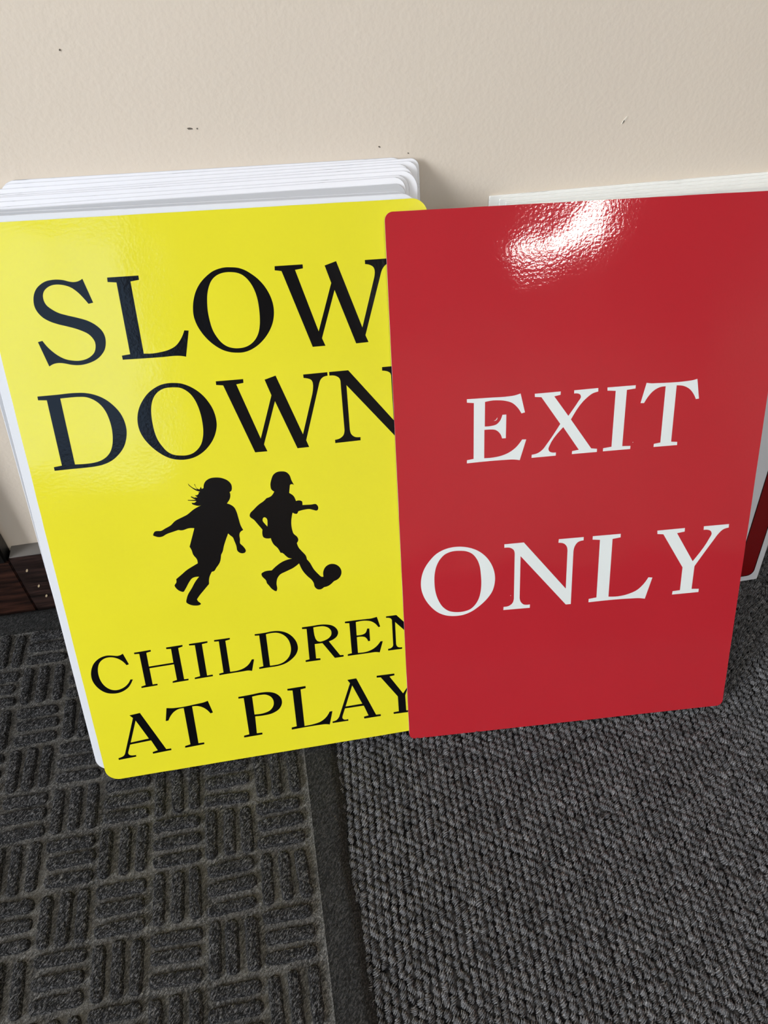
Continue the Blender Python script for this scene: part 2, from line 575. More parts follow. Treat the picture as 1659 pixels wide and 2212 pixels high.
def rib_mesh(k):
    L, Wd, Hh = 0.0197, 0.0052, 0.0046     # half length, half width, height
    nu, nv = 26, 10
    r = np.random.default_rng(100 + k)
    vs, fs = [], []
    for i in range(nu + 1):
        for j in range(nv + 1):
            a = -1 + 2 * i / nu
            c = -1 + 2 * j / nv
            a2 = math.copysign(1 - (1 - abs(a)) ** 1.5, a)
            x = a2 * L
            endx = max(0.0, (abs(x) - (L - Wd)) / Wd)
            wd = Wd * math.sqrt(max(0.02, 1 - endx ** 2.6)) * (1 + 0.05 * math.sin(9 * a + k))
            y = c * wd
            prof = (1 - abs(c) ** 7) * (1 - endx ** 6)
            z = 0.0026 + Hh * max(0.0, prof) ** 0.75
            amp = 0.00028 if prof > 0.05 else 0.0001
            vs.append((x + r.normal(0, amp), y + r.normal(0, amp), z + r.normal(0, amp)))
    for i in range(nu):
        for j in range(nv):
            a = i * (nv + 1) + j
            fs.append((a, a + nv + 1, a + nv + 2, a + 1))
    me = bpy.data.meshes.new('rib')
    me.from_pydata(vs, [], fs)
    me.polygons.foreach_set('use_smooth', [True] * len(me.polygons))
    me.materials.append(M['bars'])
    return me
RIBS = [rib_mesh(k) for k in range(6)]
rest_v, rest_f = [], []
for j in range(-5, 8):
    for i in range(-4, 7):
        horizontal = (i + j) % 2 == 0
        for k in (-1, 0, 1):
            off = k * CELL / 3 * 0.985
            x, y = i * CELL, -j * CELL
            if horizontal: y += off
            else: x += off
            me = RIBS[random.randrange(6)]
            ang = (0 if horizontal else math.pi / 2) + random.gauss(0, 0.025) + (math.pi if random.random() < 0.5 else 0)
            loc = (x + random.gauss(0, 0.0005), y + random.gauss(0, 0.0005), 0)
            if i >= -1 and j <= 4:
                o = bpy.data.objects.new('rib', me)
                o.location = loc
                o.rotation_euler = (0, 0, ang)
                o.scale = (random.uniform(0.97, 1.03), random.uniform(0.92, 1.06), random.uniform(0.85, 1.1))
                link(o, mat_root)
            else:
                T = Matrix.Translation(loc) @ Matrix.Rotation(ang, 4, 'Z')
                b0 = len(rest_v)
                rest_v += [tuple(T @ v.co) for v in me.vertices]
                rest_f += [tuple(q + b0 for q in p.vertices) for p in me.polygons]
me = bpy.data.meshes.new('outer_ribs')
me.from_pydata(rest_v, [], rest_f)
me.polygons.foreach_set('use_smooth', [True] * len(me.polygons))
tag(obj('outer_ribs', me, M['bars'], mat_root), kind='stuff')

# ------------------------------------------------------------------ loop pile carpet
def carpet():
    px, py = 0.0062, 0.0066
    nx, ny = int(0.86 / px), int(0.76 / py)
    th = math.radians(-3)
    gx, gy = np.meshgrid(np.arange(nx), np.arange(ny), indexing='ij')
    x = gx * px + 0.0
    y = gy * py + (gx % 2) * py * 0.5
    x = (x + rng.normal(0, 0.00035, x.shape)).ravel()
    y = (y + rng.normal(0, 0.0005, y.shape)).ravel()
    X = -0.16 + x * math.cos(th) - y * math.sin(th)
    Y = -0.775 + x * math.sin(th) + y * math.cos(th)
    # leave out the part under the mat and behind the wall
    lx = (X - GX) * math.cos(GA) + (Y - GY) * math.sin(GA)
    keep = (lx > MX1 - 0.003) & (Y < -0.1055 + 0.05 * (X + 0.39) - 0.016)
    X, Y = X[keep], Y[keep]
    n = len(X)
    # each loop: a low dome of yarn plus five plies wound across it
    rings, seg = 3, 7
    t, tri = [], []
    for r in range(rings):
        a = math.radians(-15 + 75 * r / (rings - 1))
        for s in range(seg):
            b = math.tau * (s + 0.5 * (r % 2)) / seg
            t.append((0.86 * math.cos(a) * math.cos(b), 0.86 * math.cos(a) * math.sin(b), 0.86 * math.sin(a)))
    t.append((0, 0, 0.86))
    for r in range(rings - 1):
        for k in range(seg):
            p, q = r * seg + k, r * seg + (k + 1) % seg
            d, e = p + seg, q + seg
            if r % 2 == 0: tri += [(p, q, d), (q, e, d)]
            else: tri += [(p, q, e), (p, e, d)]
    for k in range(seg):
        tri.append(((rings - 1) * seg + k, (rings - 1) * seg + (k + 1) % seg, rings * seg))
    plies, steps = 5, 5
    nbase = len(t)
    rad = 0.20
    for q in range(plies):
        ya = -0.80 + 1.6 * q / (plies - 1)
        w = math.sqrt(max(0.05, 1 - ya * ya * 0.85))
        for s in range(steps):
            an = math.radians(-8 + 196 * s / (steps - 1))
            cx, cz = w * math.cos(an), w * math.sin(an)
            cy = ya + 0.22 * math.cos(an)              # the twist runs slantwise
            for c3 in range(3):
                ph = math.tau * c3 / 3 + math.pi / 2
                rr = rad * math.cos(ph)
                t.append((cx + math.cos(an) * rad * math.sin(ph), cy + rr, cz + math.sin(an) * rad * math.sin(ph)))
        b0 = nbase + q * steps * 3
        for s in range(steps - 1):
            for c3 in range(3):
                p, p2 = b0 + s * 3 + c3, b0 + s * 3 + (c3 + 1) % 3
                tri += [(p, p + 3, p2), (p2, p + 3, p2 + 3)]
    t, tri = np.array(t), np.array(tri)
    nv = len(t)
    sx = rng.normal(0.0028, 0.00025, n)
    sy = rng.normal(0.0037, 0.0004, n)
    sz = rng.normal(0.0038, 0.00035, n)
    ro = rng.normal(0.48, 0.20, n)
    lean = rng.normal(0.0, 0.0004, (n, 2)) + np.array([0.0002, -0.0008])
    P = t[None] * np.stack([sx, sy, sz], 1)[:, None]
    arc = rng.normal(0, 0.00022, (n, plies, 3))        # plies lie unevenly
    P[:, nbase:] += np.repeat(arc, steps * 3, axis=1)
    kink = rng.normal(0, 0.00014, (n, plies * steps, 3))
    P[:, nbase:] += np.repeat(kink, 3, axis=1)
    hz = np.clip(t[:, 2], 0, 1)[None, :, None]
    P[..., :2] += lean[:, None] * hz
    c, s = np.cos(ro)[:, None], np.sin(ro)[:, None]
    px_, py_ = P[..., 0] * c - P[..., 1] * s, P[..., 0] * s + P[..., 1] * c
    zoff = rng.normal(-0.0056, 0.0003, n)[:, None]
    V = np.stack([px_ + X[:, None], py_ + Y[:, None], P[..., 2] + zoff], -1).reshape(-1, 3)
    F = (tri[None] + (np.arange(n) * nv)[:, None, None]).reshape(-1)
    nf = n * len(tri)
    me = bpy.data.meshes.new('carpet_pile')
    me.vertices.add(len(V))
    me.vertices.foreach_set('co', V.astype(np.float32).ravel())
    me.loops.add(nf * 3)
    me.loops.foreach_set('vertex_index', F.astype(np.int32))
    me.polygons.add(nf)
    me.polygons.foreach_set('loop_start', np.arange(0, nf * 3, 3, dtype=np.int32))
    me.polygons.foreach_set('loop_total', np.full(nf, 3, np.int32))
    me.polygons.foreach_set('use_smooth', np.ones(nf, bool))
    tone = np.clip(rng.normal(0.95, 0.12, n), 0.5, 1.4)
    att = me.color_attributes.new('tone', 'FLOAT_COLOR', 'POINT')
    colr = np.ones((n, nv, 4), np.float32)
    colr[..., :3] = tone[:, None, None]
    ptone = np.clip(rng.normal(1.0, 0.18, (n, plies)), 0.5, 1.6)
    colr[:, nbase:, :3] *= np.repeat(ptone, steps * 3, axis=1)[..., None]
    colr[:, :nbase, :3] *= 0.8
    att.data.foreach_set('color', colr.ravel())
    me.update()
    me.validate()
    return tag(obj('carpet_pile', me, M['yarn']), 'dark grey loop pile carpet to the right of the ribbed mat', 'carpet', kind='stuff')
carpet()

# ------------------------------------------------------------------ signs and blanks
SHEETS = [
    ('A', (-0.27222, -0.26880, 0.00822), (0.99869, 0.04959, -0.01222), (-0.00676, 0.36535, 0.93085), 0.2810, 0.4585, 0.0120),
    ('B', (-0.26859, -0.27387, 0.00768), (0.99879, 0.04853, -0.00825), (-0.01031, 0.37021, 0.92889), 0.2870, 0.4588, 0.0060),
    ('C', (-0.28599, -0.27920, 0.00693), (0.99887, 0.04746, -0.00283), (-0.01514, 0.37393, 0.92733), 0.3050, 0.4584, 0.0080),
    ('D', (-0.28891, -0.28410, 0.00603), (0.99892, 0.04640, 0.00311), (-0.02045, 0.37832, 0.92545), 0.3050, 0.4579, 0.0100),
    ('E', (-0.28915, -0.28915, 0.00649), (0.99897, 0.04533, 0.00004), (-0.01742, 0.38291, 0.92362), 0.3050, 0.4584, 0.0090),
    ('F', (-0.28943, -0.29424, 0.00735), (0.99900, 0.04427, -0.00558), (-0.01203, 0.38768, 0.92171), 0.3050, 0.4588, 0.0120),
    ('G', (-0.29619, -0.29924, 0.00737), (0.99905, 0.04320, -0.00571), (-0.01171, 0.39247, 0.91969), 0.3050, 0.4580, 0.0090),
    ('H', (-0.29542, -0.30411, 0.00599), (0.99911, 0.04213, 0.00333), (-0.01980, 0.39687, 0.91766), 0.3050, 0.4578, 0.0090),
    ('I', (-0.30076, -0.30928, 0.00773), (0.99912, 0.04107, -0.00809), (-0.00913, 0.40255, 0.91535), 0.3050, 0.4571, 0.0080),
    ('J', (-0.29993, -0.31443, 0.00978), (0.99896, 0.03999, -0.02189), (0.00361, 0.40925, 0.91242), 0.3000, 0.4560, 0.0090),
    ('K', (-0.29956, -0.31951, 0.01056), (0.99904, 0.03893, -0.01998), (0.00204, 0.41478, 0.90992), 0.3065, 0.4554, 0.0120),
    ('RA', (0.07653, -0.15186, 0.00235), (0.99874, 0.04994, 0.00459), (-0.01293, 0.16807, 0.98569), 0.2850, 0.4012, 0.0010),
    ('RB', (0.08473, -0.15683, 0.00212), (0.99873, 0.04994, 0.00620), (-0.01482, 0.17424, 0.98459), 0.2850, 0.4004, 0.0010),
    ('RC', (0.08944, -0.16181, 0.00205), (0.99873, 0.04994, 0.00667), (-0.01558, 0.18023, 0.98350), 0.2850, 0.3993, 0.0010),
    ('RD', (0.09464, -0.16683, 0.00226), (0.99874, 0.04994, 0.00516), (-0.01441, 0.18651, 0.98235), 0.2850, 0.3983, 0.0010),
    ('RE', (0.09748, -0.17193, 0.00303), (0.99875, 0.04994, -0.00019), (-0.00945, 0.19276, 0.98120), 0.2850, 0.3975, 0.0010),
    ('S', (0.09622, -0.20682, 0.00000), (0.99920, 0.03999, 0.00000), (-0.00872, 0.21797, 0.97592), 0.3000, 0.3600, 0.0050),
    ('YEL', (-0.29111, -0.32875, 0.00854), (0.99918, 0.03682, -0.01660), (-0.00070, 0.42675, 0.90437), 0.3057, 0.4569, 0.0117),
    ('RED', (-0.01986, -0.32396, -0.00254), (0.99917, -0.03840, 0.01336), (0.00417, 0.42365, 0.90582), 0.3048, 0.4572, 0.0058),
]

ROWS = {r[0]: r[1:] for r in SHEETS}

NTH = {
    'A': ('blank', 'white blank sign sheet touching the wall, rearmost of the left stack', 0.0011),
    'B': ('blank', 'white blank sign sheet second from the wall, reaching furthest right in the left stack', 0.0011),
    'C': ('blank', 'white blank sign sheet third from the wall in the left stack', 0.0011),
    'D': ('blank', 'white blank sign sheet fourth from the wall in the left stack', 0.0011),
    'E': ('blank', 'white blank sign sheet fifth from the wall in the left stack', 0.0011),
    'F': ('blank', 'wide white blank sign sheet sixth from the wall in the left stack', 0.0011),
    'G': ('blank', 'white blank sign sheet seventh from the wall in the left stack', 0.0011),
    'H': ('blank', 'white blank sign sheet just behind the two grey aluminium sheets', 0.0011),
    'I': ('alu', 'grey aluminium sign sheet, the rear one of the two grey sheets', 0.0011),
    'J': ('alu', 'grey aluminium sign sheet, the front one of the two grey sheets', 0.0011),
    'K': ('panel', 'white sign sheet directly behind the yellow sign, showing along its left edge', 0.0011),
    'RA': ('plastic', 'white plastic sheet touching the wall, rearmost behind the red sign', 0.0018),
    'RB': ('plastic', 'white plastic sheet second from the wall behind the red sign', 0.0018),
    'RC': ('plastic', 'white plastic sheet third from the wall behind the red sign', 0.0018),
    'RD': ('plastic', 'white plastic sheet fourth from the wall behind the red sign', 0.0018),
    'RE': ('plastic', 'white plastic sheet frontmost of the five behind the red sign', 0.0018),
}
for k, (m, label, th) in NTH.items():
    bl, e, u, w, h, r = ROWS[k]
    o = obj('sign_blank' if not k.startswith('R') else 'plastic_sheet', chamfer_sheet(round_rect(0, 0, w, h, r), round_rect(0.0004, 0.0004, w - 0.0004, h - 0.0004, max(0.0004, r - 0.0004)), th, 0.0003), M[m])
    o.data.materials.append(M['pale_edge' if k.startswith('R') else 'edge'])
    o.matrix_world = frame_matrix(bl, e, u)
    tag(o, label, 'sign blank' if not k.startswith('R') else 'plastic sheet',
        'blank sheets stacked behind the yellow sign' if not k.startswith('R') else 'white plastic sheets behind the red sign')

def printed_sign(name, key, label, film_mat, panel_mat, art, letter_mat, ink_mat):
    bl, e, u, w, h, r = ROWS[key]
    root = tag(link(bpy.data.objects.new(name, None)), label, 'sign')
    root.matrix_world = frame_matrix(bl, e, u)
    obj('panel', prism(round_rect(0, 0, w, h, r), -0.0012, -0.00016, 'panel'), M[panel_mat], root)
    obj('printed_face', prism(round_rect(0, 0, w, h, r, wob=0.0001), -0.00016, 0, 'printed_face'), M[film_mat], root)
    for nm, paths in art:
        loops = [catmull(p) for p in paths]
        if nm in ('girl', 'boy'):
            part = 'running_girl_silhouette' if nm == 'girl' else 'boy_with_ball_silhouette'
            o = obj(part, flat_shape(part, loops, 0, 0.00006), M[ink_mat], root)
            o['label'] = ('black silhouette of a running girl with flying hair' if nm == 'girl' else 'black silhouette of a boy in a cap kicking a ball')
        else:
            o = obj('letter', flat_shape('letter', loops, 0, 0.00006), M[letter_mat], root)
            o['label'] = 'printed capital letter ' + nm
    return root

YELLOW_ART = [
  ('S', [
    "63.5,418.6 67.4,402.6 64.2,402.1 61.7,406.1~ 58.3,410.6~ 54.5,413.8~ 50.9,415.3~ 47.4,416.0~ 43.4,415.9~ 39.9,414.6~ 37.2,412.3~ 35.9,409.4~ 35.8,406.5~ 36.7,403.5~ 39.4,400.5~ 43.5,397.6~ 48.6,395.6~ 55.5,393.3~ 61.6,390.8~ 66.5,387.3~ 69.8,382.9~ 70.8,378.2~ 70.3,374.3~ 68.7,370.2~ 65.9,366.9~ 62.0,364.1~ 56.6,362.1~ 51.9,361.3~ 47.8,361.4~ 44.2,362.1~ 40.3,363.3~ 37.0,363.9~ 33.6,363.7~ 29.8,362.1 26.0,379.3 29.1,379.9 31.1,376.1~ 34.0,372.2~ 37.7,368.6~ 41.6,366.1~ 45.9,364.8~ 50.3,364.3~ 54.5,364.8~ 58.7,366.6~ 61.7,369.3~ 63.1,372.6~ 63.4,376.1~ 62.3,379.1~ 60.2,381.9~ 56.6,384.3~ 52.2,386.4~ 47.0,388.3~ 41.5,390.2~ 36.9,392.3~ 32.8,395.3~ 30.3,398.8~ 29.1,402.6~ 29.3,407.0~ 30.4,410.6~ 32.6,414.1~ 35.7,416.7~ 39.3,418.5~ 43.1,419.2~ 47.7,419.2~ 51.5,418.5~ 54.6,417.4~ 57.4,416.9~ 60.3,417.2~",
  ]),
  ('L', [
    "79.6,418.3 100.3,418.2 100.2,415.4 94.4,414.7 94.7,365.4 100.4,365.0~ 106.7,365.5~ 112.3,366.6~ 117.4,368.9~ 121.1,372.5~ 123.6,376.2~ 125.1,379.2 128.1,378.8 123.5,360.7 120.5,361.5~ 117.0,361.9~ 107.6,361.9~ 79.7,362.4 79.6,365.3 85.4,365.8 85.1,414.7 79.4,415.4",
  ]),
  ('O', [
    "163.0,419.4~ 167.6,418.8~ 172.1,417.1~ 176.8,414.0~ 181.5,409.7~ 185.6,404.0~ 188.3,397.9~ 189.6,391.4~ 189.5,386.3~ 188.1,380.3~ 185.2,374.5~ 180.5,368.7~ 175.1,364.3~ 169.5,361.5~ 164.4,360.3~ 160.0,360.4~ 154.8,361.3~ 150.2,363.1~ 145.4,366.4~ 140.9,370.9~ 136.9,376.7~ 134.2,382.9~ 133.1,388.5~ 133.4,394.0~ 134.5,398.9~ 136.8,404.6~ 140.6,410.1~ 145.5,414.5~ 150.5,417.6~ 155.4,419.1~ 159.3,419.6~",
    "162.6,416.2~ 166.4,415.6~ 169.6,414.3~ 173.1,411.3~ 175.6,407.6~ 177.6,402.9~ 178.9,396.9~ 179.3,390.5~ 179.1,384.1~ 178.3,378.1~ 176.9,373.4~ 174.4,369.2~ 170.9,366.0~ 166.7,364.1~ 161.7,363.5~ 157.4,364.0~ 153.6,365.4~ 150.1,368.2~ 147.2,372.4~ 144.9,377.7~ 143.7,384.3~ 143.3,390.7~ 143.7,397.0~ 144.7,402.8~ 146.4,407.6~ 148.8,411.6~ 152.2,414.4~ 155.8,415.8~ 159.2,416.3~",
  ]),
  ('W', [
    "193.5,418.1 213.3,418.0 213.3,415.3 207.6,414.6 220.5,370.7 232.6,404.0 228.9,416.2 237.3,418.6 253.1,370.9 263.6,403.8 264.6,407.4~ 264.8,410.7~ 263.9,412.9~ 261.8,414.3~ 258.1,415.2 258.1,418.0 276.7,418.0 276.7,415.2 273.4,414.0~ 270.8,411.4~ 269.1,407.6 255.0,365.1 257.0,359.9 247.6,359.7 234.6,399.0 222.5,365.6 224.6,359.9 215.1,359.9 198.0,414.5 193.3,415.3",
  ]),
  ('D', [
    "17.3,341.9 30.6,341.9~ 43.2,342.0~ 49.8,341.3~ 55.7,339.5~ 62.2,335.7~ 67.2,330.5~ 70.9,324.4~ 72.7,318.2~ 73.0,311.7~ 71.7,305.3~ 68.8,299.0~ 64.3,293.8~ 58.2,289.4~ 51.6,287.1~ 44.8,286.3~ 39.5,286.2~ 28.2,286.3~ 17.1,286.3 17.1,289.1 22.9,289.7 23.0,338.6 17.2,339.2",
    "32.2,339.0 38.4,339.1~ 44.2,339.0~ 50.0,338.2~ 54.6,335.8~ 58.5,331.8~ 61.0,326.8~ 62.4,320.7~ 62.9,313.2~ 62.2,306.3~ 60.8,300.8~ 58.3,295.9~ 54.8,292.5~ 50.4,290.3~ 45.4,289.3~ 40.1,289.1~ 32.1,289.5",
  ]),
  ('O', [
    "112.2,342.7~ 116.7,341.9~ 121.0,340.1~ 125.6,337.1~ 130.4,332.5~ 134.2,326.8~ 136.8,320.8~ 138.0,314.4~ 138.0,309.0~ 136.5,303.2~ 133.4,297.2~ 128.7,291.7~ 123.3,287.6~ 117.3,285.1~ 112.4,284.3~ 107.6,284.5~ 103.0,285.5~ 98.2,287.7~ 93.3,291.5~ 88.6,296.6~ 84.9,302.2~ 82.5,308.1~ 81.7,313.6~ 82.0,318.4~ 83.0,322.7~ 85.2,327.8~ 88.5,332.6~ 93.0,337.2~ 98.1,340.4~ 103.0,342.3~ 107.7,342.9~",
    "111.7,339.5~ 115.4,338.9~ 118.8,337.1~ 122.1,333.9~ 124.8,329.1~ 126.5,323.6~ 127.5,317.3~ 127.8,311.0~ 127.5,305.1~ 126.4,299.8~ 124.4,294.9~ 121.2,291.1~ 116.9,288.4~ 112.4,287.5~ 107.7,287.9~ 103.2,289.0~ 99.3,291.7~ 96.2,296.2~ 93.7,301.7~ 92.5,307.5~ 92.1,313.4~ 92.2,319.1~ 92.7,323.9~ 93.8,328.6~ 95.9,333.2~ 98.2,336.0~ 101.5,338.3~ 105.0,339.5~ 108.4,339.7~",
  ]),
  ('W', [
    "141.8,341.1 161.7,340.9 161.6,338.1 156.2,337.5 169.1,294.5 180.9,326.9 177.2,339.0 185.6,341.3 201.4,294.4 211.4,324.7 212.5,329.8~ 212.6,333.3~ 211.7,335.6~ 209.2,336.9~ 206.1,337.6 206.0,340.2 224.2,340.3 224.2,337.6 221.4,337.2~ 219.1,335.7~ 217.5,332.8 203.4,289.4 205.2,283.8 196.1,283.8 183.0,322.2 171.0,289.6 173.0,283.9 163.6,284.1 146.7,337.6 141.7,338.4",
  ]),
  ('N', [
    "225.6,340.3 240.1,340.3 273.0,298.1 272.7,333.4 272.2,335.2~ 270.5,336.5~ 266.0,337.6 266.1,340.3 285.4,340.3 285.4,337.6 281.2,337.2~ 278.0,335.5~ 277.2,332.5 277.8,283.9 274.5,283.9 237.9,329.2 237.9,294.1 238.6,290.8~ 240.9,288.3~ 245.8,287.4 245.7,284.8 225.7,284.7 225.7,287.3 229.6,288.1~ 232.5,290.3~ 233.7,294.1 233.6,332.6 232.9,335.0~ 230.5,336.8~ 225.6,337.6",
  ]),
  ('C', [
    "36.0,125.1 38.9,114.3 36.9,113.7 35.5,116.5~ 32.9,119.7~ 30.1,121.8~ 26.6,123.2~ 22.9,123.4~ 19.2,122.1~ 16.3,119.4~ 14.4,115.2~ 13.5,110.1~ 13.7,104.5~ 15.1,99.2~ 17.5,95.1~ 20.8,92.3~ 24.9,91.2~ 29.4,92.1~ 33.0,94.1~ 35.7,96.8~ 37.4,99.5 39.4,99.3 37.4,95.8~ 34.3,92.0~ 30.6,89.6~ 26.0,88.2~ 21.1,88.4~ 16.5,89.9~ 12.8,93.0~ 9.7,97.6~ 7.8,103.2~ 7.7,109.2~ 9.2,114.8~ 11.8,119.5~ 15.4,122.8~ 19.5,124.8~ 23.8,125.4~ 27.9,124.6~ 31.5,123.7~ 33.7,124.0~",
  ]),
  ('H', [
    "44.8,124.5 58.2,124.9 58.3,123.4 54.4,122.7 54.2,109.3 74.2,109.7 74.4,123.1 70.7,123.5 70.7,125.1 84.1,125.3 84.0,123.8 80.2,122.9 80.3,92.0 83.9,91.9 83.8,90.4 70.5,90.1 70.6,91.6 74.4,92.4 74.4,108.0 54.3,107.6 54.2,91.5 58.1,91.5 58.1,90.0 44.7,89.6 44.8,91.1 48.5,91.9 48.7,122.7 44.8,123.0",
  ]),
  ('I', [
    "89.3,125.3 104.6,125.5 104.5,124.0 99.7,123.4 99.5,92.3 104.2,92.4 104.3,90.8 89.0,90.5 89.1,92.0 93.7,92.7 93.9,123.4 89.3,123.8",
  ]),
  ('L', [
    "110.0,125.6 123.1,125.6 123.0,124.1 119.1,123.4 119.0,92.6 124.6,92.6~ 130.0,93.8~ 134.4,96.4~ 138.5,101.7 140.4,101.4 137.3,90.2 134.4,91.1~ 129.7,91.1~ 109.6,90.8 109.6,92.3 113.4,92.9 113.7,123.8 109.9,124.1",
  ]),
  ('D', [
    "143.8,125.7 152.5,125.7~ 159.1,126.1~ 164.9,125.3~ 170.6,122.6~ 175.4,117.5~ 178.1,111.2~ 178.4,105.7~ 176.4,100.5~ 171.8,95.8~ 166.1,92.6~ 159.2,91.2~ 151.8,91.2~ 143.6,91.0 143.5,92.6 147.3,93.2 147.4,123.9 143.7,124.2",
    "153.1,124.1 158.2,124.5~ 162.8,123.9~ 167.2,121.4~ 170.7,116.8~ 172.4,110.6~ 172.2,104.4~ 170.2,99.2~ 166.3,95.1~ 161.4,93.0~ 156.6,92.6~ 153.0,92.7",
  ]),
  ('R', [
    "183.8,125.8 192.7,125.8~ 199.9,125.9~ 205.3,125.1~ 210.0,123.2~ 213.3,119.5~ 214.2,115.6~ 212.7,112.0~ 209.7,109.7~ 205.5,108.3 214.1,92.8 217.1,92.5 217.1,90.8 209.3,90.8 199.8,107.5 193.1,107.6 193.0,93.1 196.7,92.6 196.7,90.9 183.7,91.0 183.7,92.8 187.2,93.2 187.6,123.6 183.8,124.1",
    "193.4,124.1 198.0,124.3~ 202.8,123.7~ 206.2,121.7~ 208.3,118.3~ 208.2,114.8~ 205.9,111.7~ 202.1,109.9~ 197.8,109.2~",
  ]),
  ('E', [
    "220.8,125.4 230.1,125.3~ 239.3,125.0~ 244.2,124.9~ 248.8,125.7 251.2,115.6 249.6,115.2 246.9,119.3~ 243.4,122.1~ 239.2,123.4~ 234.9,123.8~ 230.2,123.4 230.0,110.1 234.0,110.0~ 237.4,111.0~ 239.6,115.4 241.5,115.3 241.4,102.7 239.6,102.7 238.6,105.5~ 236.9,107.4~ 233.8,108.3~ 230.0,108.4 229.9,92.4 235.8,92.1~ 242.1,93.5~ 246.7,96.3~ 250.5,100.7 252.6,100.6 249.2,89.6 245.7,90.5~ 240.1,90.6~ 220.7,90.8 220.8,92.5 224.5,93.0 224.5,123.3 220.8,123.8",
  ]),
  ('N', [
    "256.8,124.8 266.0,124.7 287.0,98.8 286.9,120.5 286.3,122.2~ 285.3,123.0~ 282.7,122.9 282.6,124.4 294.8,124.2 294.8,122.6 291.8,122.5~ 290.0,121.7~ 289.5,119.7 289.8,89.6 287.8,89.6 264.5,118.0 264.3,95.5 265.0,93.2~ 266.5,91.9~ 269.5,91.5 269.5,89.8 256.8,90.1 256.8,91.9 259.3,92.2~ 261.0,93.5~ 261.6,95.2 261.8,120.3 260.9,122.1~ 259.1,123.0~ 256.8,123.3",
  ]),
  ('A', [
    "30.3,64.4 39.1,65.2 54.3,23.7 58.4,23.6 58.5,21.8 42.5,21.1 42.5,22.9 47.0,23.9 43.3,35.4 25.5,34.5 22.8,27.7 22.3,25.3~ 23.3,23.6~ 25.4,22.8~ 28.3,22.7 28.2,20.9 13.4,20.4 13.4,22.3 16.7,23.1~ 18.6,24.3~ 20.1,27.2 32.6,61.2",
    "34.3,58.2 41.8,37.7 26.3,36.5",
  ]),
  ('T', [
    "61.4,66.0 65.3,65.1~ 69.8,64.7~ 88.0,65.5~ 92.0,65.8~ 96.4,66.9 99.0,54.1 96.8,53.6 93.8,58.5~ 90.3,61.7~ 86.5,63.3~ 82.6,63.6 82.2,24.4 87.1,24.3 87.0,22.4 70.3,21.8 70.5,23.7 75.2,24.6 75.4,63.3 71.2,63.1~ 66.9,61.0~ 63.5,57.4~ 60.9,53.0 58.6,52.9",
  ]),
  ('P', [
    "122.3,66.0 133.9,66.4~ 142.7,66.9~ 149.4,66.1~ 154.9,63.4~ 158.7,58.0~ 158.9,52.6~ 156.1,47.2~ 149.8,43.6~ 141.8,42.7~ 134.2,43.1 133.5,24.9 138.3,24.7 138.3,22.7 122.0,22.5 122.0,24.5 126.8,25.1 126.8,64.0 122.3,64.2",
    "134.1,64.1 140.5,64.6~ 146.2,63.9~ 150.2,60.8~ 151.9,55.7~ 151.1,51.1~ 147.7,47.0~ 142.0,45.1~ 133.9,45.2",
  ]),
  ('L', [
    "165.0,66.5 181.1,66.6 181.2,64.4 176.5,63.8 176.2,24.4 184.8,24.9~ 191.1,26.4~ 195.9,29.7~ 200.0,35.6 202.5,35.6 198.9,21.6 194.8,22.7~ 189.7,22.9~ 164.5,22.7 164.6,25.0 169.2,25.5 169.4,64.0 165.0,64.7",
  ]),
  ('A', [
    "218.4,66.2 226.5,66.4 241.8,24.1 246.1,23.8 246.2,21.8 230.7,21.9 230.5,24.0 234.8,24.6 231.2,36.1 214.0,36.3 211.4,29.2 210.9,26.2~ 212.3,24.4~ 216.0,24.2 216.1,22.4 201.6,22.6 201.6,24.3 205.2,25.1~ 208.0,28.2 220.5,62.3",
    "222.3,59.6 230.0,38.5 214.7,38.3",
  ]),
  ('Y', [
    "244.9,65.8 261.0,65.3 261.2,63.4 256.5,62.9 268.0,42.7 275.6,54.9~ 277.0,58.8~ 275.4,61.5~ 272.2,63.0 272.1,65.3 287.0,64.9 287.0,62.8 283.2,61.9~ 279.9,59.3~ 269.9,40.1 270.1,23.4 274.5,23.0 274.6,21.1 258.2,21.7 258.1,23.6 263.1,23.8 263.0,40.2 248.5,63.4 244.8,63.8",
  ]),
  ('girl', [
